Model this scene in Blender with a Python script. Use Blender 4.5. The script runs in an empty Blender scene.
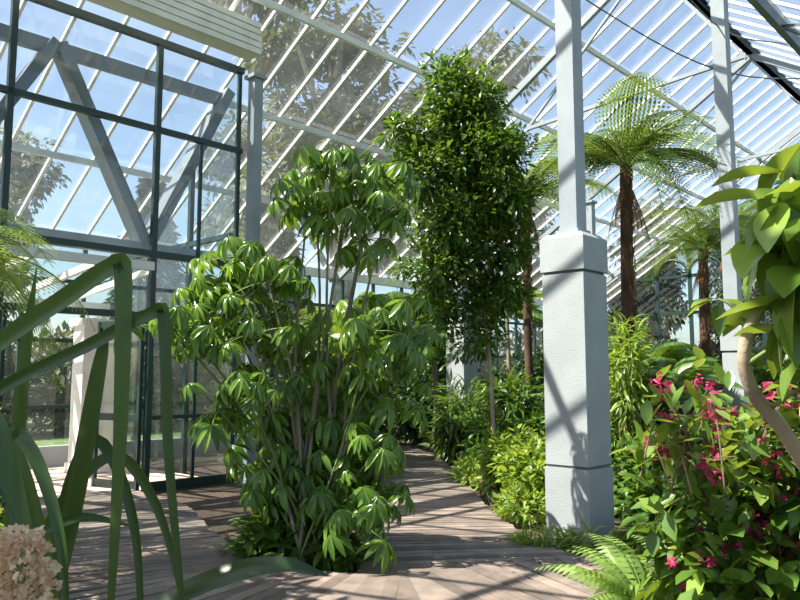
import bpy, math, numpy as np
from mathutils import Vector
rng = np.random.default_rng(11)
scene = bpy.context.scene

# ------------------------------------------------------------------ helpers
MA = math.radians(43)
EX = np.array([math.sin(MA), math.cos(MA), 0.0])      # along the hall
MX = np.array([math.cos(MA), -math.sin(MA), 0.0])     # across the hall (to the right)
ZX = np.array([0, 0, 1.0])
def W(m, e, z):
    return MX*m + EX*e + ZX*z
def nrm(a):
    a = np.asarray(a, float)
    return a/np.maximum(np.linalg.norm(a, axis=-1, keepdims=True), 1e-9)

class Geo:
    def __init__(s):
        s.v=[]; s.q=[]; s.m=[]; s.sm=[]; s.n=0; s.mats=[]
    def mi(s, mat):
        if mat not in s.mats: s.mats.append(mat)
        return s.mats.index(mat)
    def add(s, V, Q, mat, smooth=False):
        V=np.asarray(V,float).reshape(-1,3); Q=np.asarray(Q,int).reshape(-1,4)
        s.v.append(V); s.q.append(Q+s.n); s.n+=len(V)
        s.m.append(np.full(len(Q), s.mi(mat))); s.sm.append(np.full(len(Q), smooth))
    def box(s, c, hx, hy, hz, mat, ax=(MX,EX,ZX)):
        c=np.asarray(c,float); V=[]
        for sz in (-1,1):
            for a,b in ((-1,-1),(1,-1),(1,1),(-1,1)):
                V.append(c+ax[0]*hx*a+ax[1]*hy*b+ax[2]*hz*sz)
        Q=[(3,2,1,0),(4,5,6,7),(0,1,5,4),(1,2,6,5),(2,3,7,6),(3,0,4,7)]
        s.add(V,Q,mat)
    def beam(s, p0, p1, w, h, mat, up=None):
        p0=np.asarray(p0,float); p1=np.asarray(p1,float)
        d=p1-p0; L=np.linalg.norm(d); d=d/L
        u=np.array(up if up is not None else (0,0,1.0),float)
        if abs(np.dot(u,d))>.98: u=EX
        x=nrm(np.cross(u,d)); z=np.cross(d,x)
        s.box((p0+p1)/2, w/2, L/2, h/2, mat, ax=(x,d,z))
    def tube(s, P, R, n, mat):
        P=np.asarray(P,float); k=len(P)
        R=np.full(k,R) if np.isscalar(R) else np.asarray(R,float)
        T=np.gradient(P,axis=0); T=nrm(T)
        ref=np.array([1,0,0.0]) if abs(T[0][0])<.8 else np.array([0,1.0,0])
        V=[]
        P2=np.vstack([P[:1],P,P[-1:]]); R2=np.concatenate([[1e-4],R,[1e-4]]); T2=np.vstack([T[:1],T,T[-1:]])
        x=nrm(np.cross(T2[0],ref))
        for p,r,t in zip(P2,R2,T2):
            x=nrm(x-t*np.dot(x,t)); y=np.cross(t,x)
            for j in range(n):
                a=2*math.pi*j/n; V.append(p+r*(math.cos(a)*x+math.sin(a)*y))
        Q=[]
        for i in range(k+1):
            for j in range(n):
                Q.append((i*n+j,i*n+(j+1)%n,(i+1)*n+(j+1)%n,(i+1)*n+j))
        s.add(V,Q,mat,True)
    def inst(s, tpl, pos, f, u, sc, mat, ws=1.0):
        V,Q=tpl
        pos=np.atleast_2d(pos).astype(float); N=len(pos)
        f=nrm(np.broadcast_to(np.atleast_2d(f),(N,3))); u=np.broadcast_to(np.atleast_2d(u),(N,3))
        y=nrm(np.cross(u,f)); z=np.cross(f,y)
        sc=np.broadcast_to(np.atleast_1d(sc),(N,)).astype(float)
        VV=pos[:,None]+sc[:,None,None]*(V[None,:,0:1]*f[:,None]+V[None,:,1:2]*ws*y[:,None]+V[None,:,2:3]*z[:,None])
        QQ=(Q[None]+(np.arange(N)*len(V))[:,None,None]).reshape(-1,4)
        s.add(VV.reshape(-1,3),QQ,mat,True)
    def build(s, name):
        V=np.concatenate(s.v); Q=np.concatenate(s.q); M=np.concatenate(s.m); S=np.concatenate(s.sm)
        me=bpy.data.meshes.new(name)
        me.vertices.add(len(V)); me.vertices.foreach_set('co',V.ravel().astype(np.float32))
        me.loops.add(len(Q)*4); me.loops.foreach_set('vertex_index',Q.ravel().astype(np.int32))
        me.polygons.add(len(Q)); me.polygons.foreach_set('loop_start',(np.arange(len(Q))*4).astype(np.int32))
        try: me.polygons.foreach_set('loop_total',np.full(len(Q),4,np.int32))
        except Exception: pass
        me.polygons.foreach_set('material_index',M.astype(np.int32))
        me.polygons.foreach_set('use_smooth',S.astype(bool))
        for m in s.mats: me.materials.append(m)
        me.update(calc_edges=True); me.validate()
        ob=bpy.data.objects.new(name,me); scene.collection.objects.link(ob)
        return ob

def smooth(P, n=6):
    P=np.asarray(P,float); out=[]
    E=np.vstack([2*P[0]-P[1],P,2*P[-1]-P[-2]])
    for i in range(1,len(E)-2):
        p0,p1,p2,p3=E[i-1:i+3]
        for j in range(n):
            t=j/n
            out.append(.5*((2*p1)+(-p0+p2)*t+(2*p0-5*p1+4*p2-p3)*t*t+(-p0+3*p1-3*p2+p3)*t**3))
    out.append(P[-1]); return np.array(out)

# ------------------------------------------------------------------ materials
def newmat(name):
    m=bpy.data.materials.new(name); m.use_nodes=True
    nt=m.node_tree; nt.nodes.clear()
    out=nt.nodes.new('ShaderNodeOutputMaterial'); return m,nt,out
def ramp(nt, stops):
    r=nt.nodes.new('ShaderNodeValToRGB'); el=r.color_ramp.elements
    while len(el)<len(stops): el.new(.5)
    for e,(p,c) in zip(el,stops): e.position=p; e.color=(*c,1)
    return r
def leafmat(name, c0, c1, trans=.3, rough=.38, tc=None, spec=.5):
    m,nt,out=newmat(name); L=nt.links
    g=nt.nodes.new('ShaderNodeNewGeometry')
    mid=tuple((a+b)/2 for a,b in zip(c0,c1))
    r=ramp(nt,[(0,c0),(.5,mid),(1,c1)]); L.new(g.outputs['Random Per Island'],r.inputs[0])
    p=nt.nodes.new('ShaderNodeBsdfPrincipled'); p.inputs['Roughness'].default_value=rough
    p.inputs['Specular IOR Level'].default_value=spec
    L.new(r.outputs[0],p.inputs['Base Color'])
    t=nt.nodes.new('ShaderNodeBsdfTranslucent')
    mx=nt.nodes.new('ShaderNodeMixRGB'); mx.blend_type='MIX'; mx.inputs[0].default_value=.5
    L.new(r.outputs[0],mx.inputs[1]); tc=tc or (min(1,c1[0]*2.1),min(1,c1[1]*1.7),c1[2]*.6)
    mx.inputs[2].default_value=(*tc,1); L.new(mx.outputs[0],t.inputs[0])
    s=nt.nodes.new('ShaderNodeMixShader'); s.inputs[0].default_value=trans
    L.new(p.outputs[0],s.inputs[1]); L.new(t.outputs[0],s.inputs[2]); L.new(s.outputs[0],out.inputs[0])
    return m
def paint(name,c,rough=.5,bump=0.0,scale=60,var=.12,metal=0):
    m,nt,out=newmat(name); L=nt.links
    p=nt.nodes.new('ShaderNodeBsdfPrincipled'); p.inputs['Roughness'].default_value=rough; p.inputs['Metallic'].default_value=metal
    tcn=nt.nodes.new('ShaderNodeTexCoord')
    n=nt.nodes.new('ShaderNodeTexNoise'); n.inputs['Scale'].default_value=3; n.inputs['Detail'].default_value=6
    L.new(tcn.outputs['Object'],n.inputs['Vector'])
    r=ramp(nt,[(.3,tuple(x*(1-var) for x in c)),(.7,tuple(min(1,x*(1+var)) for x in c))])
    L.new(n.outputs[0],r.inputs[0]); L.new(r.outputs[0],p.inputs['Base Color'])
    if bump:
        n2=nt.nodes.new('ShaderNodeTexNoise'); n2.inputs['Scale'].default_value=scale; n2.inputs['Detail'].default_value=4
        L.new(tcn.outputs['Object'],n2.inputs['Vector'])
        b=nt.nodes.new('ShaderNodeBump'); b.inputs['Strength'].default_value=bump; b.inputs['Distance'].default_value=.01
        L.new(n2.outputs[0],b.inputs['Height']); L.new(b.outputs[0],p.inputs['Normal'])
    L.new(p.outputs[0],out.inputs[0]); return m
def glassmat(name,tint,refl=.08,dirt=.05,dirtc=(.8,.85,.85)):
    m,nt,out=newmat(name); L=nt.links
    t=nt.nodes.new('ShaderNodeBsdfTransparent'); t.inputs[0].default_value=(*tint,1)
    g=nt.nodes.new('ShaderNodeBsdfGlossy'); g.inputs['Roughness'].default_value=.02
    lw=nt.nodes.new('ShaderNodeLayerWeight'); lw.inputs[0].default_value=.3
    ml=nt.nodes.new('ShaderNodeMath'); ml.operation='MULTIPLY_ADD'; ml.inputs[1].default_value=.3; ml.inputs[2].default_value=refl
    L.new(lw.outputs['Facing'],ml.inputs[0])
    s=nt.nodes.new('ShaderNodeMixShader'); L.new(ml.outputs[0],s.inputs[0]); L.new(t.outputs[0],s.inputs[1]); L.new(g.outputs[0],s.inputs[2])
    d=nt.nodes.new('ShaderNodeBsdfTranslucent'); d.inputs[0].default_value=(*dirtc,1)
    s2=nt.nodes.new('ShaderNodeMixShader')
    n=nt.nodes.new('ShaderNodeTexNoise'); n.inputs['Scale'].default_value=.8; n.inputs['Detail'].default_value=5
    tcn=nt.nodes.new('ShaderNodeTexCoord'); L.new(tcn.outputs['Object'],n.inputs['Vector'])
    mm=nt.nodes.new('ShaderNodeMath'); mm.operation='MULTIPLY'; mm.inputs[1].default_value=dirt*2; L.new(n.outputs[0],mm.inputs[0])
    L.new(mm.outputs[0],s2.inputs[0]); L.new(s.outputs[0],s2.inputs[1]); L.new(d.outputs[0],s2.inputs[2])
    L.new(s2.outputs[0],out.inputs[0]); return m
def soilmat(name,a,b,c,scale=9):
    m,nt,out=newmat(name); L=nt.links
    p=nt.nodes.new('ShaderNodeBsdfPrincipled'); p.inputs['Roughness'].default_value=.95
    tcn=nt.nodes.new('ShaderNodeTexCoord')
    n=nt.nodes.new('ShaderNodeTexNoise'); n.inputs['Scale'].default_value=scale; n.inputs['Detail'].default_value=10; n.inputs['Roughness'].default_value=.7
    L.new(tcn.outputs['Object'],n.inputs['Vector'])
    r=ramp(nt,[(.3,a),(.52,b),(.72,c)]); L.new(n.outputs[0],r.inputs[0]); L.new(r.outputs[0],p.inputs['Base Color'])
    bp=nt.nodes.new('ShaderNodeBump'); bp.inputs['Strength'].default_value=.8; bp.inputs['Distance'].default_value=.04
    L.new(n.outputs[0],bp.inputs['Height']); L.new(bp.outputs[0],p.inputs['Normal']); L.new(p.outputs[0],out.inputs[0]); return m
def woodmat(name,c0,c1):
    m,nt,out=newmat(name); L=nt.links
    g=nt.nodes.new('ShaderNodeNewGeometry'); r=ramp(nt,[(0,c0),(1,c1)]); L.new(g.outputs['Random Per Island'],r.inputs[0])
    tcn=nt.nodes.new('ShaderNodeTexCoord'); n=nt.nodes.new('ShaderNodeTexNoise'); n.inputs['Scale'].default_value=5; n.inputs['Detail'].default_value=8
    L.new(tcn.outputs['Object'],n.inputs['Vector'])
    r2=ramp(nt,[(.3,(.6,.6,.6)),(.7,(1.15,1.12,1.1))]); L.new(n.outputs[0],r2.inputs[0])
    mx=nt.nodes.new('ShaderNodeMixRGB'); mx.blend_type='MULTIPLY'; mx.inputs[0].default_value=1
    L.new(r.outputs[0],mx.inputs[1]); L.new(r2.outputs[0],mx.inputs[2])
    p=nt.nodes.new('ShaderNodeBsdfPrincipled'); p.inputs['Roughness'].default_value=.75; L.new(mx.outputs[0],p.inputs['Base Color']); L.new(p.outputs[0],out.inputs[0]); return m
def pavemat(name):
    m,nt,out=newmat(name); L=nt.links
    tcn=nt.nodes.new('ShaderNodeTexCoord'); mp=nt.nodes.new('ShaderNodeMapping'); mp.inputs['Rotation'].default_value=(0,0,MA)
    L.new(tcn.outputs['Object'],mp.inputs[0])
    b=nt.nodes.new('ShaderNodeTexBrick'); b.inputs['Scale'].default_value=2.2; b.inputs['Mortar Size'].default_value=.012
    b.inputs['Color1'].default_value=(.62,.43,.35,1); b.inputs['Color2'].default_value=(.7,.52,.44,1); b.inputs['Mortar'].default_value=(.4,.33,.3,1)
    L.new(mp.outputs[0],b.inputs['Vector'])
    p=nt.nodes.new('ShaderNodeBsdfPrincipled'); p.inputs['Roughness'].default_value=.8; L.new(b.outputs[0],p.inputs['Base Color']); L.new(p.outputs[0],out.inputs[0]); return m

M_white=paint('white_paint',(.72,.71,.66),.45)
M_bar=paint('glazing_bar_paint',(.62,.64,.63),.45)
M_steel=paint('blue_grey_steel_paint',(.25,.29,.32),.45)
M_darksteel=paint('grey_beam_paint',(.12,.145,.17),.5)
M_green=paint('dark_green_frame',(.008,.03,.026),.4)
M_pillar=paint('pillar_render',(.31,.345,.36),.8,bump=.5,scale=90,var=.07)
M_joint=paint('pillar_joint',(.12,.15,.16),.9)
M_glass=glassmat('roof_glass',(.96,.97,.97),.01,.03)
M_glass2=glassmat('wall_glass',(.82,.88,.87),.04,.015)
M_soil=soilmat('mulch_soil',(.03,.02,.013),(.06,.04,.025),(.13,.09,.055))
M_grassg=soilmat('outside_grass',(.05,.08,.02),(.09,.14,.04),(.16,.2,.08),1.5)
M_wood=woodmat('weathered_deck',(.125,.10,.085),(.275,.225,.19))
M_pave=pavemat('pink_paving')
M_bark=paint('bark',(.16,.11,.075),.9,bump=1,scale=25,var=.4)
M_barkg=paint('grey_bark',(.20,.18,.13),.9,bump=1,scale=25,var=.35)
M_barkp=paint('pale_bark',(.34,.27,.19),.9,bump=.6,scale=25,var=.3)
M_fibre=paint('fern_trunk_fibre',(.08,.045,.027),1,bump=1,scale=40,var=.5)
M_stemg=paint('green_stem',(.16,.22,.07),.6)
L_umb=leafmat('umbrella_leaf',(.03,.09,.01),(.18,.32,.05),.38,.2)
L_tree=leafmat('tall_tree_leaf',(.014,.05,.006),(.12,.235,.03),.36,.35)
L_fern=leafmat('tree_fern_leaf',(.035,.085,.015),(.14,.23,.05),.42,.5)
L_fernb=leafmat('bright_fern_leaf',(.10,.21,.035),(.27,.41,.1),.4,.5)
L_dark=leafmat('dark_shrub_leaf',(.01,.033,.007),(.045,.11,.022),.28,.4)
L_mid=leafmat('mid_shrub_leaf',(.028,.08,.01),(.13,.245,.04),.34,.35)
L_brt=leafmat('bright_shrub_leaf',(.07,.16,.016),(.26,.38,.06),.4,.4)
L_big=leafmat('big_glossy_leaf',(.05,.13,.018),(.25,.37,.07),.34,.22)
L_str=leafmat('strap_leaf',(.02,.055,.015),(.09,.16,.04),.28,.25,tc=(.22,.33,.06))
L_out=leafmat('gum_leaf',(.035,.055,.025),(.12,.15,.07),.25,.6)
L_out2=leafmat('conifer_leaf',(.015,.035,.015),(.045,.075,.03),.15,.7)
L_dead=leafmat('dead_frond',(.13,.065,.03),(.26,.14,.065),.2,.8)
L_flow=leafmat('magenta_petal',(.34,.01,.07),(.62,.05,.2),.3,.5,tc=(.8,.06,.22))
L_cream=leafmat('cream_petal',(.62,.42,.29),(.85,.70,.50),.25,.6,tc=(.9,.68,.45))

# ------------------------------------------------------------------ leaf templates
def leafT(n=4,w=.3,droop=.15,fold=.12,peak=.5):
    V=[];Q=[]
    for i in range(n+1):
        t=i/n
        tt=t**(math.log(.5)/math.log(peak))
        ww=max(.012,w*.5*math.sin(math.pi*tt)**.85 if 0<tt<1 else .012)
        x=t*(1-.25*droop*t); z=-droop*t*t
        V+=[(x,-ww,z+fold*ww),(x,0,z-fold*ww),(x,ww,z+fold*ww)]
    for i in range(n):
        a=i*3; Q+=[(a,a+3,a+4,a+1),(a+1,a+4,a+5,a+2)]
    return np.array(V,float),np.array(Q,int)
T_small=leafT(2,.5,.1,.2); T_med=leafT(3,.42,.2,.2,.45); T_big=leafT(6,.42,.35,.25,.5)
T_umb=leafT(5,.25,.5,.3,.6); T_lance=leafT(4,.16,.45,.2,.4); T_grass=leafT(4,.05,.35,.1,.3)
def frondT(npair=20,W_=.28,rise=.35,drop=.6,sub=8,pw=.35,swp=.35,sl=.027):
    V=[];Q=[]
    def cur(t): return np.array([t*(1-.15*t*t),0,rise*t-drop*t*t])
    def quad(a,b,c,d):
        k=len(V); V.extend([a,b,c,d]); Q.append((k,k+1,k+2,k+3))
    N=16
    for i in range(N):
        a=cur(i/N); b=cur((i+1)/N); r=.007*(1-.7*i/N); y=np.array([0,r,0]); z=np.array([0,0,r])
        quad(a-y,b-y,b+y,a+y); quad(a-z,b-z,b+z,a+z)
    for i in range(npair):
        t=.10+.89*(i+.5)/npair; c=cur(t); tn=nrm(cur(min(1,t+.01))-cur(t-.01))
        pl=W_*max(.06,math.sin(math.pi*(t**.75)*.97))
        for sd in (-1,1):
            d=nrm(np.array([0,sd,0])+tn*swp-np.array([0,0,.22]))
            if sub:
                for j in range(sub):
                    q=(j+.5)/sub; base=c+d*pl*q-np.array([0,0,.25*pl*q*q]); L=sl*(1.15-q)*min(1,pl/W_+.3)*1.15; hw=pl/sub*.36
                    for s2 in (-1,1):
                        e=nrm(tn*s2+d*.3); tip=base+e*L
                        quad(base-d*hw,base+e*L*.55-d*hw*.8,tip+d*hw*.3,base+d*hw)
            else:
                e=tn; hw=pw*pl*.12+.004
                mid=c+d*pl*.5-np.array([0,0,.05*pl]); tip=c+d*pl-np.array([0,0,.35*pl])
                quad(c-e*hw*.5,mid-e*hw,mid+e*hw,c+e*hw*.5); quad(mid-e*hw,tip,tip+e*.002,mid+e*hw)
    return np.array(V,float),np.array(Q,int)
F_tree=frondT(24,.23,.5,.72,9,sl=.03); F_tree2=frondT(24,.22,.45,1.0,9,sl=.03); F_fern=frondT(18,.16,.6,.75,0,1.1); F_palm=frondT(26,.34,.75,1.0,0,.55,.8)
F_dead=frondT(20,.12,.1,.1,5)

def rdir(n,zb=0.0):
    d=rng.normal(size=(n,3)); d[:,2]+=zb; return nrm(d)
def cloud(ells,nc,per,cr,pw=.45):
    E=np.array(ells,float); vol=(E[:,3]*E[:,4]*E[:,5])**.8; idx=rng.choice(len(E),nc,p=vol/vol.sum())
    d=rdir(nc); r=rng.random(nc)**pw
    c=E[idx,:3]+d*r[:,None]*E[idx,3:6]
    out=np.repeat(d,per,0); C=np.repeat(c,per,0)
    off=rdir(nc*per)*(rng.random(nc*per)**.5)[:,None]*cr
    P=C+off; f=nrm(out*.55+rdir(nc*per)*.65+nrm(off)*.5+np.array([0,0,-.1])); u=nrm(np.array([0,0,1.])+rdir(nc*per)*.55+out*.25)
    P[:,2]=np.maximum(P[:,2],.05+.05*rng.random(len(P)))
    return P,f,u,c
def shrub(name,ells,nc,per,cr,tpl,size,mat,base=None,stem=M_bark,sr=.012,nst=10,ws=1,fl=None):
    G=Geo(); P,f,u,c=cloud(ells,nc,per,cr)
    sz=size*(.65+.6*rng.random(len(P))); G.inst(tpl,P,f,u,sz,mat,ws)
    E=np.array(ells)
    if base is None: base=(E[0][0],E[0][1])
    for i in rng.choice(len(c),min(nst,len(c)),replace=False):
        b=np.array([base[0]+rng.normal()*.08,base[1]+rng.normal()*.08,0]); e=c[i]
        mid=(b+e)/2+np.array([rng.normal()*.08,rng.normal()*.08,.1*e[2]])
        G.tube(smooth([b,mid,e],4),np.linspace(sr,sr*.35,9),5,stem)
    return G.build(name)

# ------------------------------------------------------------------ shell
ME,MR,MW2=-13.93,-5.6,2.75      # eave, ridge, right eave (across coordinate)
ZE=4.27; TP=.625; ZR=ZE+TP*(MR-ME); E0,E1=-7.0,26.0
def zr(m): return ZE+TP*(m-ME) if m<=MR else ZR-TP*(m-MR)
G=Geo(); G.add([(-200,-200,-.03),(200,-200,-.03),(200,200,-.03),(-200,200,-.03)],[(0,1,2,3)],M_grassg); G.build('outside_lawn')
G=Geo(); G.add([W(ME,E0,0),W(MW2,E0,0),W(MW2,E1,0),W(ME,E1,0)],[(0,1,2,3)],M_soil); G.build('floor')
G=Geo(); G.box(W((-10+ME)/2,-.0,.015),(-10-ME)/2-.02,6.8,.02,M_pave); G.build('paved_floor')

# roof
G=Geo()
for (ma,mb) in ((ME,MR),(MW2,MR)):
    G.add([W(ma,E0,zr(ma)+.05),W(ma,E1,zr(ma)+.05),W(mb,E1,zr(mb)+.05),W(mb,E0,zr(mb)+.05)],[(0,1,2,3)],M_glass)
    e=E0
    while e<=E1+.01:
        G.beam(W(ma,e,zr(ma)),W(mb,e,zr(mb)),.045,.06,M_bar); e+=.66
    n=5
    for i in range(n+1):
        m=ma+(mb-ma)*i/n
        big=(i in (0,n))
        G.beam(W(m,E0,zr(m)-.08),W(m,E1,zr(m)-.08),.14 if big else .07,.2 if big else .1,M_steel if i==n else M_white if big else M_bar)
for e in (-4.6,1.1,12.6,18.3,24):
    for (ma,mb) in ((ME,MR),(MW2,MR)):
        G.beam(W(ma,e,zr(ma)-.2),W(mb,e,zr(mb)-.2),.1,.14,M_steel)
G.beam(W(MW2,6.86,zr(MW2)-.2),W(MR,6.86,ZR-.2),.1,.14,M_steel)
for e in (12.6,18.3,24):
    zc=zr(-9.95)-.2
    G.beam(W(-8.2,e,zc+.1),W(-3.93,e,zc+.35),.06,.07,M_steel)
    G.beam(W(-8.2,e,zc+.1),W(MR,e,ZR-.3),.05,.05,M_steel); G.beam(W(-3.93,e,zc+.3),W(MR,e,ZR-.3),.05,.05,M_steel)
G.beam(W(-3.93,E0,zr(-3.93)-.3),W(-3.93,E1,zr(-3.93)-.3),.12,.2,M_darksteel)
G.beam(W(-2.2,E0,zr(-2.2)-.2),W(-2.2,E1,zr(-2.2)-.2),.1,.16,M_darksteel)
for i in range(5):
    e=9+i*2.8; G.beam(W(-3.93,e,zr(-3.93)-.3),W(-2.2,e+1.4,zr(-2.2)-.2),.05,.05,M_darksteel); G.beam(W(-3.93,e+2.8,zr(-3.93)-.3),W(-2.2,e+1.4,zr(-2.2)-.2),.05,.05,M_darksteel)
for a,b in (((-3.93,7,7.8),(-3.93,15,7.9)),((-6,9,7.9),(-2.2,15,6.9))):
    p=W(*a);q=W(*b); G.tube(smooth([p,(p+q)/2-np.array([0,0,.9]),q],8),.012,5,M_darksteel)
G.build('ceiling')

def glazed(name,pa,pb,zt,nv,rails,ztop=None,fw=.07):
    G=Geo(); f=(lambda t:zt) if not callable(zt) else zt
    A=np.array(pa,float);B=np.array(pb,float)
    def P(t,z): m,e=A+(B-A)*t; return W(m,e,z)
    for i in range(nv):
        t0,t1=i/nv,(i+1)/nv
        G.add([P(t0,0),P(t1,0),P(t1,f(t1)),P(t0,f(t0))],[(0,1,2,3)],M_glass2)
    for i in range(nv+1):
        t=i/nv; G.beam(P(t,0),P(t,f(t)),fw,fw,M_green)
    for z in rails:
        ts=[t for t in np.linspace(0,1,201) if f(t)>=z]
        if ts: G.beam(P(ts[0],z),P(ts[-1],z),fw,fw,M_green)
    G.beam(P(0,.2),P(1,.2),.16,.4,M_pillar)
    return G.build(name)
glazed('wall_left',(ME,E0),(ME,E1),ZE-.05,30,(1.1,2.3,3.4))
glazed('wall_right',(MW2,E0),(MW2,E1),ZE-.05,24,(1.1,2.3,3.4))
gab=lambda t: zr(ME+(MW2-ME)*t)-.05
glazed('wall_back',(ME,E1),(MW2,E1),gab,14,(1.3,2.6,3.9,5.2,6.6,8.0),fw=.11)
G=Geo()
for k in range(14):
    mc=ME+(MW2-ME)*(k+.5)/14; r=(MW2-ME)/28
    if zr(mc)<6.1: continue
    P=[W(mc+r*math.cos(a),E1-.08,5.2+r*math.sin(a)) for a in np.linspace(0,math.pi,12)]
    G.tube(P,.06,6,M_green)
G.build('window_3')
glazed('wall_front',(ME,E0),(MW2,E0),gab,10,(2.3,4.2,6.0))

# inner glazed screen (left)
def S(e,z,m=-9.95): return W(m,e,z)
G=Geo(); zt=6.6
def pane(e0,e1,z0,z1): G.add([S(e0,z0),S(e1,z0),S(e1,z1),S(e0,z1)],[(0,1,2,3)],M_glass2)
for a,b in ((-.6,1.4),(1.4,3.37),(3.37,5.42),(5.42,6.9)):
    pane(a,b,3.35,5.26); pane(a,b,5.26,zt); pane(a,b,2.5,3.35)
pane(5.42,6.12,.0,2.5); pane(6.12,6.9,0,2.5); pane(-.6,1.4,0,2.5)
for e in (-.6,1.4,3.37,5.42): G.beam(S(e,0),S(e,zt),.08,.08,M_green)
G.beam(S(6.16,0),S(6.16,5.26),.04,.05,M_green); G.beam(S(6.84,0),S(6.84,zt),.05,.06,M_green)
for z,w in ((5.26,.08),(3.4,.09),(2.5,.09),(zt,.1)): G.beam(S(-.6,z),S(6.9,z),w,w,M_green)
G.beam(S(3.37,3.2,-9.85),S(5.37,3.2,-9.85),.1,.12,M_white)
G.beam(S(5.42,.08),S(6.9,.08),.06,.14,M_green); G.beam(S(5.42,1.05),S(6.9,1.05),.05,.06,M_green)
G.build('window_1')
G=Geo()
def leafdoor(m0,e0,m1,e1):
    A=W(m0,e0,0);B=W(m1,e1,0); z=ZX
    G.add([A+z*.05,B+z*.05,B+z*2.42,A+z*2.42],[(0,1,2,3)],M_glass2)
    for p in (A,B): G.beam(p+z*.03,p+z*2.45,.07,.05,M_green)
    for h in (.1,1.05,2.4): G.beam(A+z*h,B+z*h,.05,.1,M_green)
leafdoor(-10.03,5.33,-10.95,5.15); leafdoor(-10.03,3.47,-10.95,3.6)
G.build('door_1')
G=Geo(); A=(-10.1,6.86);B=(ME+.1,6.86)
for i in range(3):
    m0=A[0]+(B[0]-A[0])*i/3;m1=A[0]+(B[0]-A[0])*(i+1)/3
    G.add([W(m0,6.86,0),W(m1,6.86,0),W(m1,6.86,zr(m1)-.3),W(m0,6.86,zr(m0)-.3)],[(0,1,2,3)],M_glass2)
    G.beam(W(m1,6.86,0),W(m1,6.86,zr(m1)-.3),.08,.08,M_green)
for z in (2.5,3.9): G.beam(W(A[0],6.86,z),W(B[0],6.86,z),.08,.08,M_green)
G.build('window_2')
G=Geo(); m=-10.25
G.beam(W(m,-.6,6.1),W(m,6.8,6.15),.14,.18,M_darksteel)
for a,b in (((4.05,6.2),(5.42,3.55)),((6.8,6.3),(5.45,3.55)),((4.0,6.2),(2.5,3.55)),((1.0,6.2),(2.45,3.55))):
    G.beam(W(m,a[0],a[1]),W(m,b[0],b[1]),.16,.28,M_darksteel,up=MX)
G.beam(W(m,-.6,3.5),W(m,6.8,3.5),.14,.2,M_steel)
G.build('roof_brace_frame')
G=Geo()
G.box(W(-9.3,4.2,6.82),.15,2.45,.26,M_white)
for k in range(5): G.box(W(-9.14,4.2,6.60+.105*k),.02,2.45,.04,M_white)
G.build('roller_blind_box')
G=Geo()
for i in range(6): G.beam(W(-13.4,1.2+i*.9,3.0),W(-10.4,1.2+i*.9,3.25),.07,.1,M_white)
G.beam(W(-13.3,.8,2.9),W(-13.3,6.4,2.9),.1,.14,M_white); G.beam(W(-13.3,.8,0),W(-13.3,.8,2.9),.1,.1,M_white); G.beam(W(-13.3,6.3,0),W(-13.3,6.3,2.9),.1,.1,M_white)
G.build('white_pergola')
G=Geo(); G.box(W(-12.6,5.9,1.25),.2,.34,1.25,M_white); G.box(W(-12.6,5.9,2.55),.26,.4,.06,M_white); G.box(W(-12.6,5.9,.1),.24,.38,.1,M_white); G.build('white_column')

def pillar(m,e,w=.49,h=3.08,full=True,pw=.1):
    G=Geo(); hw=w/2
    if full:
        G.box(W(m,e,.36),hw,hw,.36,M_pillar); G.box(W(m,e,.735),hw-.02,hw-.02,.016,M_joint)
        G.box(W(m,e,.75+(h-.42-.75)/2),hw-.008,hw-.008,(h-.42-.75)/2,M_pillar)
        G.box(W(m,e,h-.405),hw-.025,hw-.025,.016,M_joint)
        G.box(W(m,e,h-.39+.17),hw+.006,hw+.006,.17,M_pillar)
        V=[];a=hw+.006;b=hw-.05
        for r,z in ((a,h-.05),(b,h)):
            for x,y in ((-1,-1),(1,-1),(1,1),(-1,1)): V.append(W(m+r*x,e+r*y,z))
        G.add(V,[(4,5,6,7),(0,1,5,4),(1,2,6,5),(2,3,7,6),(3,0,4,7)],M_pillar)
    z0=h-.02 if full else 0
    zt=zr(m)-.3
    G.box(W(m,e,(z0+zt)/2),pw,pw,(zt-z0)/2,M_steel)
    G.box(W(m,e,z0+.04),pw+.03,pw+.03,.03,M_steel)
    G.box(W(m,e,zt-.05),pw+.05,pw+.05,.03,M_steel)
    o=G.build('support_pillar'); return o
pillar(-3.93,6.86); pillar(-3.93,11.45,w=.3,h=2.4); pillar(-9.95,12.6); pillar(-9.95,18.3)
pillar(-9.8,7.05,full=False,pw=.085)

# boardwalk
def planks(G,path,wd,z,step=.125):
    P=smooth([(x,y,0) for x,y in path],20); d=np.linalg.norm(np.diff(P,axis=0),axis=1); s=np.concatenate([[0],np.cumsum(d)])
    W_=wd if not np.isscalar(wd) else [wd]*len(path)
    wv=np.interp(np.linspace(0,1,len(P)),np.linspace(0,1,len(path)),W_)
    k=0.0
    while k<s[-1]:
        c=np.array([np.interp(k,s,P[:,i]) for i in range(3)]); c2=np.array([np.interp(k+.05,s,P[:,i]) for i in range(3)])-np.array([np.interp(max(0,k-.05),s,P[:,i]) for i in range(3)])
        t=nrm(c2); n=np.array([t[1],-t[0],0]); w=np.interp(k,s,wv)
        c[2]=z+rng.normal()*.0012
        G.box(c+n*rng.normal()*.01,w/2,step/2-.008,.02,M_wood,ax=(n,t,ZX)); k+=step
G=Geo()
planks(G,[(-4.5,10.1),(-3.45,8.9),(-2.75,7.4),(-1.7,5.7),(0,5.05),(1.6,5.65),(2.7,5.7),(4.2,5.6),(6,5.9)],[1.9,1.9,1.9,1.9,2.1,2.2,1.5,1.4,1.4],.05)
planks(G,[(.7,6.1),(.55,7.4),(.45,9),(.36,11),(.3,13),(.25,15),(-.2,17),(-1.2,18.5)],[2.2,1.45,1.25,1.3,1.2,1.0,1.0,1.0],.042)
G.build('wooden_boardwalk')

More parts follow.
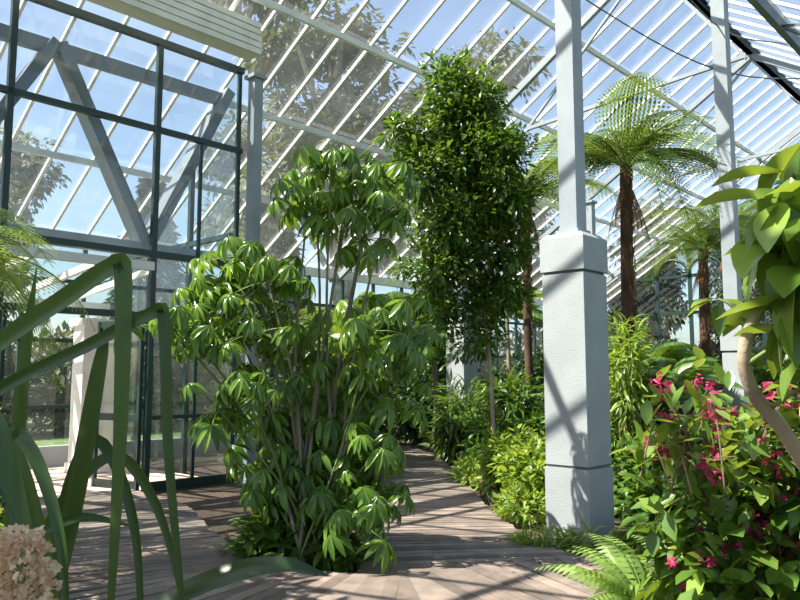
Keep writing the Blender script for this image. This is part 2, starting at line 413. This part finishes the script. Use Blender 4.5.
# ------------------------------------------------------------------ umbrella plant
G=Geo(); base=np.array([-.75,6.75,0])
heads=[(-.4,3.6),(-.78,3.35),(-.1,3.2),(-.5,3.2),(-.25,3.4),(-.62,3.5),(-.35,2.85),(-.85,3.05),
 (-1.75,2.5),(-1.45,2.7),(-1.85,2.2),(-1.5,2.25),(-1.15,2.45),(-1.0,2.15),(-1.3,1.98),(-1.7,1.85),(-1.3,2.55),(-1.9,2.0),
 (-.35,2.25),(-.05,2.1),(-.1,1.85),(.05,1.9),(-.62,1.75),(-.25,2.0),
 (-.9,1.75),(-1.3,1.5),(-.3,1.5),(-.1,1.45),(-.6,1.4),(-1.0,1.35),(-1.5,1.35),
 (-1.2,1.1),(-.8,1.15),(-.42,1.1),(-.2,1.0),(-1.05,.8),(-.65,.75),(-.3,.7),(-1.1,.5),(-.75,.45),(-.4,.45),(-.25,.6),(-.9,1.0),(-.5,.9),(-1.2,.75),(-.9,.6),(-.5,.55)]
for hx,hz in heads:
    hy=6.75+rng.uniform(-.55,.4)*(1 if hz<2.7 else .4); h=np.array([hx,hy,hz])
    mid=base*.6+h*.4; mid[2]=hz*.55; mid+=rng.normal(size=3)*.05
    b=base+np.array([rng.normal()*.12,rng.normal()*.1,0])
    r0=.02 if hz>2 else .011
    G.tube(smooth([b,mid,h],6),np.linspace(r0,.009,13),6,M_barkg if hz>2 else M_stemg)
    npet=rng.integers(8,12)
    for k in range(npet):
        a=2*math.pi*k/npet+rng.uniform(-.3,.3); el=rng.uniform(-.45,.95); L=rng.uniform(.16,.42)
        d=np.array([math.cos(a)*math.cos(el),math.sin(a)*math.cos(el),math.sin(el)])
        tip=h+d*L; tip[2]=max(.25,tip[2])
        G.tube([h,(h+tip)/2+np.array([0,0,.015]),tip],.0045,4,M_stemg)
        nl=rng.integers(8,12); ang=np.arange(nl)*2*math.pi/nl+rng.uniform(0,6)
        hor=nrm(np.array([d[0],d[1],0])); ax=nrm(np.array([0,0,1])+hor*.6)
        x1=nrm(np.cross(ax,[.3,.8,.1])); y1=np.cross(ax,x1)
        f=np.cos(ang)[:,None]*x1+np.sin(ang)[:,None]*y1-np.array([0,0,.4])+rng.normal(size=(nl,3))*.07
        G.inst(T_umb,np.repeat(tip[None],nl,0),f,ax,rng.uniform(.16,.24)*(1+rng.normal(size=nl)*.1),L_umb)
G.build('umbrella_plant')

def tree(name,base,ells,nc,per,cr,tpl,size,mat,tr=.06,bark=M_bark,lean=None,nb=60):
    G=Geo(); P,f,u,c=cloud(ells,nc,per,cr,.5)
    G.inst(tpl,P,f,u,size*(.6+.7*rng.random(len(P))),mat)
    E=np.array(ells); top=E[np.argmax(E[:,2])][:3]
    mids=[np.array([base[0],base[1],0]),np.array([base[0]*.9+top[0]*.1,base[1],top[2]*.3]),np.array([base[0]*.5+top[0]*.5+.05,base[1],top[2]*.65]),top]
    T=smooth(mids,8); G.tube(T,np.linspace(tr,tr*.25,len(T)),8,bark)
    for i in rng.choice(len(c),min(nb,len(c)),replace=False):
        e=c[i]; tz=min(max(e[2]-.3-.4*rng.random(),E[:,2].min()*.7),top[2]); s=T[np.argmin(abs(T[:,2]-tz))]
        G.tube([s,(s+e)/2+np.array([0,0,.05]),e],[tr*.35,tr*.22,tr*.1],5,bark)
    return G.build(name)
tree('lilly_pilly_tree',(1.5,12),[(.75,12,6.35,.4,.5,.6),(1.35,12,6.2,.4,.5,.45),(1.05,12,5.85,.5,.5,.4),(.35,12,5.65,.55,.6,.4),(1.2,12,5.2,.7,.8,.55),(.45,12,4.85,.7,.7,.5),(1.6,12,4.5,.6,.7,.5),(1.75,12,5.35,.35,.5,.3),(.85,12,4.1,.8,.8,.5),(1.6,12,3.7,.5,.6,.5),(.6,12,3.35,.6,.7,.4),(1.4,12,2.95,.55,.5,.45),(.85,12,2.7,.45,.4,.35),(1.25,12,2.25,.4,.4,.45)],
     560,32,.23,T_med,.13,L_tree,.04,M_barkp)
tree('slim_tree',(2.15,14.6),[(1.8,14.6,6.2,.5,.6,.7),(1.7,14.6,5.2,.5,.6,.8)],80,24,.28,T_med,.17,L_tree,.055,M_barkg)
tree('shade_tree',(-4.9,4.9),[(-4.6,4.9,4.3,.9,1.2,.6),(-4.9,5.9,4.6,.8,.8,.6),(-4.3,3.6,4.3,1.1,1.0,.6)],190,15,.3,T_med,.18,L_tree,.06,M_barkg,nb=40)
tree('shade_tree',(-3.5,1.5),[(-3.2,1.9,4.4,1.0,1.2,.5),(-2.6,3.0,4.6,.6,.6,.4)],120,15,.3,T_med,.18,L_tree,.06,M_barkg,nb=30)

# ------------------------------------------------------------------ tree ferns
def treefern(x,y,h,L,n=20,tr=.12,mat=L_fern,dead=8,name='tree_fern',el0=-.1,el1=.8):
    G=Geo()
    T=smooth([(x+.05,y,0),(x-.04,y,h*.5),(x,y,h)],8); G.tube(T,np.linspace(tr*1.2,tr,len(T)),10,M_fibre)
    nn=160; zz=rng.uniform(h*.45,h,nn); a=rng.uniform(0,6.28,nn); out=np.c_[np.cos(a),np.sin(a),np.zeros(nn)]
    G.inst(T_lance,np.c_[np.full(nn,x),np.full(nn,y),zz]+out*tr,out*.3+np.array([0,0,-1]),out,.26,L_dead)
    a=np.arange(n)*2.399+rng.uniform(0,6)+rng.normal(size=n)*.25; el=rng.uniform(el0,el1,n)
    f=np.c_[np.cos(a)*np.cos(el),np.sin(a)*np.cos(el),np.sin(el)]
    roll=rng.normal(size=(n,3))*.25+np.array([0,0,1.])
    sz=L*rng.uniform(.6,1.15,n); pos=np.repeat([[x,y,h-.03]],n,0)+f*.05; h2=n//2
    G.inst(F_tree,pos[:h2],f[:h2],roll[:h2],sz[:h2],mat); G.inst(F_tree2,pos[h2:],f[h2:],roll[h2:],sz[h2:],mat)
    if dead:
        a=rng.uniform(0,6.28,dead); f=np.c_[np.cos(a)*.3,np.sin(a)*.3,-np.ones(dead)]
        G.inst(F_dead,np.repeat([[x,y,h-.15]],dead,0)+f*.1,f,np.c_[np.cos(a),np.sin(a),np.zeros(dead)],L*.6*rng.uniform(.5,1,dead),L_dead)
    return G.build(name)
treefern(3.95,12.8,5.3,2.6,26,tr=.1)
treefern(6.3,15.4,4.3,1.9,20,tr=.09)
treefern(7.6,17.2,4.9,2.3,20,tr=.09)
treefern(2.9,16.8,5.7,2.3,20,tr=.08)
treefern(7.0,12.9,3.9,1.8,18,tr=.09)
treefern(-.9,15.8,2.7,1.4,16,dead=3)
treefern(-4.3,6.6,2.75,1.75,22,tr=.08,mat=L_fernb,dead=2,el0=-.25,el1=.5)
def palm(x,y,h,L,n=14,mat=L_mid,tr=.05):
    G=Geo(); T=smooth([(x,y,0),(x+.05,y,h*.6),(x,y,h)],6); G.tube(T,np.linspace(tr*1.2,tr,len(T)),8,M_barkg)
    a=np.arange(n)*2.399+rng.uniform(0,6); el=rng.uniform(.1,.9,n); f=np.c_[np.cos(a)*np.cos(el),np.sin(a)*np.cos(el),np.sin(el)]
    G.inst(F_palm,np.repeat([[x,y,h]],n,0),f,[0,0,1],L*rng.uniform(.8,1.1,n),mat); return G.build('palm')
palm(-.7,13.5,2.0,1.3,14,L_brt); palm(4.6,14.0,1.7,1.5,14,L_mid); palm(3.9,10.8,1.3,1.1,14,L_mid,.03); palm(.75,16.8,2.0,1.4); palm(7.2,15.0,1.5,1.5); palm(2.7,19,3.0,1.8)
palm(-1.9,14.5,2.2,1.3,12,L_mid); palm(5.3,19.5,1.8,1.6,14,L_mid); palm(.6,20,3.0,1.9,14,L_mid)

# ------------------------------------------------------------------ shrubs
shrub('gardenia_shrub',[(1.75,9.3,.35,.55,.6,.45),(1.6,10.6,.4,.5,.6,.45)],260,16,.14,T_med,.13,L_brt,nst=16)
shrub('gardenia_shrub',[(1.6,12.4,.5,.6,.6,.5),(2.5,11.5,.6,.7,.7,.65)],240,16,.16,T_med,.14,L_mid,nst=16)
shrub('gardenia_shrub',[(1.35,8.6,.15,.3,.45,.25),(1.1,11.6,.15,.3,.9,.25)],170,14,.1,T_small,.08,L_brt,nst=10)
shrub('cordyline_shrub',[(1.2,14.6,.7,.5,.5,.7),(2.2,14.2,.8,.7,.6,.8)],150,16,.25,T_lance,.34,L_mid,nst=12)
shrub('camellia_shrub',[(.6,18.5,1.0,1.1,.8,1.0),(3.2,17.5,1.1,1.2,.8,1.1)],320,16,.25,T_med,.18,L_dark,nst=14)
shrub('philodendron_shrub',[(3.0,9.0,.45,.6,.6,.5),(3.9,9.4,.5,.7,.6,.55),(2.75,8.3,.25,.3,.35,.3)],260,16,.17,T_med,.17,L_mid,nst=16)
shrub('philodendron_shrub',[(4.7,10.2,.55,.8,.6,.6),(3.4,7.9,.3,.7,.4,.32)],220,15,.17,T_med,.17,L_brt,nst=16)
shrub('camellia_shrub',[(3.4,11.6,.8,.7,.6,.8),(4.5,12.2,.7,.8,.6,.7),(6.0,13,.9,.8,.6,.8)],400,16,.2,T_med,.16,L_dark,nst=18)
shrub('camellia_shrub',[(5.6,9.0,.7,.8,.6,.7),(4.4,8.0,.45,.6,.4,.45)],240,15,.2,T_med,.15,L_mid,nst=14)
shrub('camellia_shrub',[(8,16.5,1.,1.2,.8,.9),(5.2,16.2,.8,.9,.8,.8)],260,16,.3,T_med,.2,L_dark,nst=14)
shrub('bamboo_shrub',[(3.15,10.5,1.5,.2,.3,1.0)],70,11,.2,T_lance,.24,L_brt,nst=14)
shrub('camellia_shrub',[(-1.2,12.3,.9,.8,.6,.9),(-2.1,13.6,1.0,.9,.6,1.0),(-.8,14.8,1.,.6,.6,1.)],420,15,.22,T_med,.16,L_dark,nst=16)
shrub('camellia_shrub',[(-1.5,17.0,1.2,1.2,.7,1.3)],160,15,.3,T_med,.22,L_dark,nst=12)
shrub('camellia_shrub',[(.8,20.3,1.4,1.4,.8,1.5)],160,15,.3,T_med,.22,L_dark,nst=12)
shrub('camellia_shrub',[(8,23,1.2,2.0,1,1.3),(5,21,1.2,1.8,1,1.2)],280,16,.35,T_med,.26,L_dark,nst=12)
shrub('gardenia_shrub',[(-1.0,9.9,.35,.5,.8,.4),(-.6,11.6,.4,.35,.6,.4)],160,15,.15,T_med,.13,L_mid,nst=10)
shrub('calathea_shrub',[(-1.0,6.9,.18,.5,.45,.22),(-.45,6.8,.15,.3,.4,.2)],110,12,.12,T_med,.15,L_mid,nst=10)
shrub('camellia_shrub',[(-4.3,7.4,.6,.55,.6,.65),(-5.0,8.4,.8,.6,.5,.9),(-4.2,6.1,.5,.6,.5,.5)],330,15,.17,T_med,.14,L_mid,nst=14)
shrub('gardenia_shrub',[(-3.0,5.2,.3,.5,.5,.35),(-2.3,3.9,.25,.5,.5,.3)],150,15,.15,T_med,.13,L_brt,nst=10)
shrub('gardenia_shrub',[(7.4,10.4,.8,1.0,.8,.9)],180,15,.2,T_med,.17,L_mid,nst=10)
shrub('border_groundcover',[(1.35,7.3,.06,.3,.15,.1),(1.75,7.15,.06,.35,.1,.12),(2.35,7.15,.1,.35,.2,.16),(2.9,6.95,.12,.4,.25,.18)],190,12,.08,T_lance,.15,L_brt,nst=8)
G=Geo(); n=500; ys=rng.uniform(8.2,16,n); xs=np.interp(ys,[8.2,10,12.8,16],[1.2,1.12,1.05,.85])+abs(rng.normal(size=n))*.12; a=rng.uniform(0,6.28,n)
G.inst(T_grass,np.c_[xs,ys,np.zeros(n)],np.c_[np.cos(a)*.9,np.sin(a)*.9,np.ones(n)],np.c_[np.cos(a),np.sin(a),np.full(n,.2)],rng.uniform(.12,.26,n),L_mid,1.4); G.build('border_grass')

def groundfern(x,y,L,n=14,mat=L_fernb,z=.02):
    G=Geo(); a=np.arange(n)*2.399+rng.uniform(0,6); el=rng.uniform(.35,1.0,n); f=np.c_[np.cos(a)*np.cos(el),np.sin(a)*np.cos(el),np.sin(el)]
    G.inst(F_fern,np.repeat([[x,y,z]],n,0),f,[0,0,1],L*rng.uniform(.7,1.1,n),mat); return G.build('sword_fern')
groundfern(1.55,4.85,.85,22); groundfern(1.95,4.9,.85,20); groundfern(1.35,4.6,.5,12); groundfern(2.6,6.95,.5); groundfern(-.9,12.6,.9); groundfern(.95,15.3,1.0,16,L_fern); groundfern(-3.4,6.2,.7,12,L_fern); groundfern(3.3,5.0,.6)
groundfern(4.0,7.2,.6); groundfern(-1.45,8.1,.5,12,L_fern)

# ------------------------------------------------------------------ flowering shrub (right foreground)
G=Geo()
ells=[(2.15,4.35,.55,.6,.5,.55),(2.15,4.25,1.1,.5,.4,.4),(1.75,4.35,.85,.35,.3,.4),(2.6,4.3,.9,.6,.5,.7),(1.9,4.15,.45,.4,.3,.4),(1.65,4.4,.6,.2,.25,.35)]
P,f,u,c=cloud(ells,200,7,.14); G.inst(T_med,P,f,u,.14*(.6+.7*rng.random(len(P))),L_mid,1.3)
P,f,u,c2=cloud(ells,110,5,.13,.25); G.inst(T_med,P,f,u,.18*(.6+.6*rng.random(len(P))),L_big,1.35)
spray=[]
for k in range(26):
    s=np.array([2.05+rng.normal()*.3,4.3+rng.normal()*.15,1.0]); e=np.array([rng.uniform(1.38,2.5),rng.uniform(4.0,4.5),rng.uniform(1.15,1.6)])
    G.tube(smooth([s,(s+e)/2+np.array([0,0,.08]),e],5),np.linspace(.006,.003,11),5,M_bark); spray.append(e); spray.append((s+e*2)/3)
spray=np.array(spray)
base=np.array([2.2,4.45,0])
for i in rng.choice(len(c),70,replace=False):
    G.tube(smooth([base+rng.normal(size=3)*[.15,.1,0],(base+c[i])/2+np.array([0,0,.12])+rng.normal(size=3)*.05,c[i]],5),np.linspace(.012,.004,11),5,M_bark)
P=np.repeat(spray,5,0)+rng.normal(size=(len(spray)*5,3))*.07; G.inst(T_med,P,rdir(len(P)),[0,0,1],.14,L_big,1.2)
P1,f1,u1,c3=cloud(ells,100,8,.045,.1)
P2=np.repeat(spray[::2],9,0)+rng.normal(size=(len(spray[::2])*9,3))*.03; f2=rdir(len(P2),-.3)
P=np.vstack([P1,P2]); f=np.vstack([nrm(f1*.6+np.array([0,-.3,-.3])),f2]); u=rdir(len(P))
G.inst(T_lance,P,f,u,.052*(.7+.6*rng.random(len(P))),L_flow,2.6)
for k in range(3):
    PP=P[::2]+f[::2]*.04; G.inst(T_small,PP,nrm(f[::2]+rdir(len(PP))*.8),u[::2],.028,L_flow)
G.build('fuchsia_shrub')

# big-leaved plant at the right edge
G=Geo()
trunk=smooth([(2.55,4.0,0),(2.3,3.9,.7),(1.92,3.75,1.3),(1.70,3.65,1.55),(1.66,3.6,1.78),(1.8,3.55,2.1),(1.95,3.5,2.5)],6)
G.tube(trunk,np.linspace(.045,.025,len(trunk)),8,M_barkp)
br=[(1.78,3.4,1.95),(1.85,3.4,2.45),(1.78,3.35,2.2),(1.85,3.35,1.95),(2.0,3.3,2.5),(1.85,3.3,1.78),(2.0,3.4,2.2),(2.0,3.35,1.9),(1.78,3.5,2.3),(1.6,3.75,2.0),(1.82,3.4,2.55),(1.78,3.3,2.1),(1.85,3.2,2.3),(2.0,3.3,1.62),(1.9,3.4,2.72),(1.72,3.3,2.4)]
for b in br:
    b=np.array(b); s=trunk[np.argmin(np.linalg.norm(trunk-b+np.array([0,0,.15]),axis=1))]
    G.tube(smooth([s,(s+b)/2+[0,0,.04],b],4),np.linspace(.014,.006,9),6,M_stemg)
    n=6; a=rng.uniform(0,6.28)+np.arange(n)*2.4; el=rng.uniform(-1.3,.4,n)
    f=np.c_[np.cos(a)*np.cos(el),np.sin(a)*np.cos(el),np.sin(el)]
    G.inst(T_big,b+f*.03,f,[0,0,1],rng.uniform(.27,.42,n) if b[0]>1.7 else rng.uniform(.14,.2,n),L_big,1.15)
G.build('rubber_plant')

# ------------------------------------------------------------------ strap-leaved lily left foreground
def ribbon(G,P,w,mat,side=(0,-1,0),n=7):
    P=smooth(P,n); k=len(P); T=nrm(np.gradient(P,axis=0)); sd=nrm(np.array(side,float))
    V=[];Q=[]
    for i in range(k):
        t=i/(k-1); ww=w*.5*min(1,.55+2*t)*(1-max(0,(t-.6)/.4)**1.6*.93)
        x=nrm(np.cross(T[i],sd))
        if i and np.dot(x,px)<0: x=-x
        px=x; nn=np.cross(x,T[i])
        V+=[P[i]-x*ww+nn*ww*.45,P[i],P[i]+x*ww+nn*ww*.45]
    for i in range(k-1):
        a=3*i; Q+=[(a,a+3,a+4,a+1),(a+1,a+4,a+5,a+2)]
    G.add(V,Q,mat,True)
G=Geo()
R=lambda *p,w=.07,s=(.3,-1,.2): ribbon(G,p,w*.62,L_str,s)
R((-1.55,2.5,0),(-1.75,2.45,.9),(-1.55,2.3,1.45),(-1.18,2.2,1.70),(-.98,2.15,1.82),(-.82,2.1,1.91),(-.785,2.1,1.89),(-.775,2.1,1.5),(-.78,2.1,1.1),(-.79,2.1,.65),w=.085,s=(.6,-1,.3))
R((-1.5,2.4,0),(-1.65,2.4,.8),(-1.5,2.3,1.35),(-1.18,2.2,1.56),(-.9,2.15,1.69),(-.70,2.1,1.78),(-.665,2.1,1.76),(-.64,2.1,1.4),(-.59,2.1,1.0),(-.55,2.1,.7),w=.06,s=(.6,-1,.3))
R((-1.3,2.3,0),(-1.12,2.3,.6),(-.97,2.25,1.15),(-.88,2.2,1.62),(-.86,2.2,1.75),w=.085)
R((-1.4,2.3,0),(-1.3,2.2,.8),(-1.18,2.1,1.35),(-1.0,2.0,1.45),(-.86,1.95,1.2),(-.8,1.9,.8),w=.06)
R((-1.3,2.4,0),(-1.22,2.4,.9),(-1.2,2.4,1.6),(-1.15,2.35,1.95),w=.07)
R((-1.4,2.3,0),(-1.45,2.2,.8),(-1.25,2.05,1.42),(-1.08,2.0,1.5),(-.93,1.95,1.1),(-.86,1.9,.6),w=.09)
R((-1.6,2.4,0),(-1.6,2.3,1.0),(-1.3,2.15,1.45),(-1.1,2.1,1.45),(-.95,2.1,1.05),(-.9,2.1,.6),w=.09)
R((-1.25,2.5,0),(-1.15,2.5,.9),(-1.0,2.45,1.4),(-.85,2.45,1.15),(-.78,2.4,.6),w=.06)
R((-1.5,2.7,0),(-1.35,2.8,.9),(-1.12,2.9,1.3),(-.95,3.0,1.1),(-.8,3.0,.6),w=.07)
R((-1.3,2.9,0),(-1.15,3.0,.5),(-.9,3.0,.72),(-.65,3.0,.83),(-.45,3.0,.87),(-.28,3.0,.84),w=.2,s=(0,-.5,1))
R((-1.45,2.2,0),(-1.5,2.1,1.0),(-1.35,2.0,1.45),(-1.12,1.95,1.5),(-.95,1.9,1.25),w=.06)
R((-1.5,2.3,0),(-1.35,2.25,.6),(-1.15,2.2,1.05),(-.95,2.2,1.2),(-.75,2.2,1.18),w=.06)
G.build('crinum_lily')
G=Geo(); G.tube(smooth([(-1.0,2.0,0),(-.92,1.85,.6),(-.87,1.78,1.2)],6),.012,6,M_stemg)
n=1500; t=rng.random(n); d=rdir(n,.1); r=.07*np.sin(np.pi*(.14+.72*t))*(1+.15*np.sin(t*40))
P=np.c_[-.875+d[:,0]*r,1.78+d[:,1]*r,.98+.27*t]
G.inst(T_small,P,nrm(d+rdir(n)*.6),rdir(n),.019,L_cream,1.6); G.build('cream_flower_spike')

# ------------------------------------------------------------------ visitor in blue shirt (partly hidden at the back)
M_skin=paint('skin',(.55,.33,.24),.6); M_shirt=paint('blue_shirt',(.08,.16,.42),.8); M_jean=paint('dark_trousers',(.03,.035,.05),.8); M_hair=paint('dark_hair',(.03,.02,.015),.6)
par=bpy.data.objects.new('visitor',None); scene.collection.objects.link(par); par.location=(5.25,14.3,0)
def skin(name,pts,edges,rad,mat,root=0):
    me=bpy.data.meshes.new(name); me.from_pydata(pts,edges,[]); ob=bpy.data.objects.new(name,me); scene.collection.objects.link(ob)
    m=ob.modifiers.new('s','SKIN')
    for v,r in zip(me.skin_vertices[0].data,rad): v.radius=(r,r) if np.isscalar(r) else r
    me.skin_vertices[0].data[root].use_root=True
    ob.modifiers.new('d','SUBSURF').levels=2; ob.modifiers['d'].render_levels=2
    me.materials.append(mat); ob.parent=par; return ob
skin('torso',[(0,0,.92),(0,0,1.1),(0,0,1.32),(0,0,1.43),(.19,0,1.38),(-.19,0,1.38),(.25,-.02,1.12),(-.25,-.02,1.12)],[(0,1),(1,2),(2,3),(3,4),(3,5),(4,6),(5,7)],[(.15,.11),(.14,.1),(.16,.11),(.07,.07),.065,.065,.045,.045],M_shirt)
skin('legs',[(0,0,.92),(.1,0,.84),(-.1,0,.84),(.11,0,.48),(-.11,.02,.48),(.11,.02,.09),(-.11,.04,.09),(.12,-.12,.05),(-.12,-.1,.05)],[(0,1),(0,2),(1,3),(2,4),(3,5),(4,6),(5,7),(6,8)],[.12,.09,.09,.06,.06,.042,.042,.035,.035],M_jean)
for s in (1,-1):
    skin('arm',[(s*.25,-.02,1.14),(s*.26,-.12,.95),(s*.24,-.2,.85),(s*.235,-.23,.8)],[(0,1),(1,2),(2,3)],[.038,.03,.035,.022],M_skin)
    for k in range(5):
        skin('finger',[(s*(.22+.01*k),-.22,.82),(s*(.22+.012*k),-.26,.77),(s*(.22+.01*k),-.265,.745)],[(0,1),(1,2)],[.009,.008,.006],M_skin)
skin('head',[(0,0,1.42),(0,-.01,1.5),(0,-.02,1.58),(0,-.01,1.66),(0,-.12,1.575)],[(0,1),(1,2),(2,3),(2,4)],[.05,.06,(.078,.095),(.07,.08),.012],M_skin)
skin('hair',[(0,.03,1.57),(0,.02,1.66),(0,-.03,1.7)],[(0,1),(1,2)],[.08,.085,.06],M_hair)
G=Geo()
for s in (1,-1): G.box((s*.03,-.105,1.6),.012,.006,.006,M_hair,ax=(np.array([1.,0,0]),np.array([0,1.,0]),ZX))
G.box((0,-.108,1.53),.025,.005,.005,M_shirt,ax=(np.array([1.,0,0]),np.array([0,1.,0]),ZX)); fo=G.build('face'); fo.parent=par

# ------------------------------------------------------------------ outside trees
def outtree(kind):
    G=Geo()
    if kind=='gum':
        G.tube(smooth([(0,0,0),(.3,.1,4),(-.1,0,8),(.2,0,12)],5),np.linspace(.35,.1,16),8,M_barkg)
        ells=[]
        for i in range(15):
            a=rng.uniform(0,6.28); r=rng.uniform(.5,2.8); z=rng.uniform(5.5,13.5); ells.append((r*math.cos(a),r*math.sin(a),z,1.5,1.5,1.1))
            G.tube(smooth([(0,0,z*.6),(r*.5*math.cos(a),r*.5*math.sin(a),z*.85),(r*math.cos(a),r*math.sin(a),z)],4),np.linspace(.12,.03,9),5,M_barkg)
        P,f,u,c=cloud(ells,620,26,.5,.6); f=nrm(f+np.array([0,0,-.6])); G.inst(T_small,P,f,u,.38*(.6+.7*rng.random(len(P))),L_out,.9)
        return G
    G.tube([(0,0,0),(0,0,6),(0,0,12)],[.3,.2,.04],8,M_bark)
    n=9000; z=rng.random(n)**.8*11+1; a=rng.uniform(0,6.28,n); r=(1.02-z/12.5)*3*(rng.random(n)**.45)*(1+.25*np.sin(a*5+z*4))
    P=np.c_[np.cos(a)*r,np.sin(a)*r,z]; f=np.c_[np.cos(a),np.sin(a),-.35+rng.normal(size=n)*.3]
    G.inst(T_small,P,f,rdir(n,1.5),.45*(.6+.7*rng.random(n)),L_out2,.7); return G
g1=outtree('gum').build('gum_tree'); g2=outtree('con').build('conifer_tree')
def place(o,x,y,s,r,first=False):
    q=o if first else bpy.data.objects.new(o.name.split('.')[0],o.data)
    if not first: scene.collection.objects.link(q)
    q.location=(x,y,-.03); q.rotation_euler=(0,0,r); q.scale=(s,s,s)
place(g1,-2.6,29,1.3,0,True); place(g1,-8,39,1.1,2); place(g1,4.5,40,1.35,1); place(g1,15,44,.9,4); place(g1,20,40,.85,3); place(g1,27,42,.95,.6); place(g1,-15,27,.8,5); place(g1,12.5,38,.7,2); place(g1,17,37,.72,5)
place(g2,-8.6,25.5,.72,0,True); place(g2,-5.2,33,.72,2); place(g2,-13,22,.6,1); place(g2,2,38,.75,3); place(g2,9,40,.7,1); place(g2,-19,26,.8,1); place(g2,17.5,34,.6,1); place(g2,23,36,.7,1)
for x in range(-16,34,3):
    shrub('boundary_hedge',[(x,30+abs(x-3)*.25+(5 if x>6 else 0),1.7,2.2,1.0,2.4)],90,14,.6,T_small,.5,L_out,nst=4)
for i in range(7):
    shrub('boundary_hedge',[(-16.5+i*1.7,16.2+i*1.6,1.2,1.1,1.0,1.6)],80,14,.5,T_small,.35,L_out2 if i%2 else L_out,nst=4)

# ------------------------------------------------------------------ light
w=bpy.data.worlds.new('sky'); scene.world=w; w.use_nodes=True; nt=w.node_tree
bg=nt.nodes['Background']; sk=nt.nodes.new('ShaderNodeTexSky'); sk.sky_type='NISHITA'; sk.sun_disc=False
sk.sun_elevation=math.radians(52); sk.sun_rotation=math.radians(-100); sk.air_density=1.0; sk.dust_density=1.8; sk.ozone_density=1.1
nt.links.new(sk.outputs[0],bg.inputs[0]); bg.inputs[1].default_value=.24
sd=bpy.data.lights.new('sun','SUN'); sd.energy=14; sd.angle=math.radians(.4); sd.color=(1,.93,.81)
so=bpy.data.objects.new('sun',sd); scene.collection.objects.link(so)
d=Vector((-.72,-.12,.95)); so.rotation_euler=d.to_track_quat('Z','Y').to_euler(); so.location=(-10,0,20)

cam=bpy.data.cameras.new('camera'); co=bpy.data.objects.new('camera',cam); scene.collection.objects.link(co); scene.camera=co
cam.sensor_width=36; cam.lens=33.75; co.location=(0,0,1.6); co.rotation_euler=(math.radians(96),0,0); cam.clip_end=500
scene.view_settings.view_transform='Standard'; scene.view_settings.exposure=.1
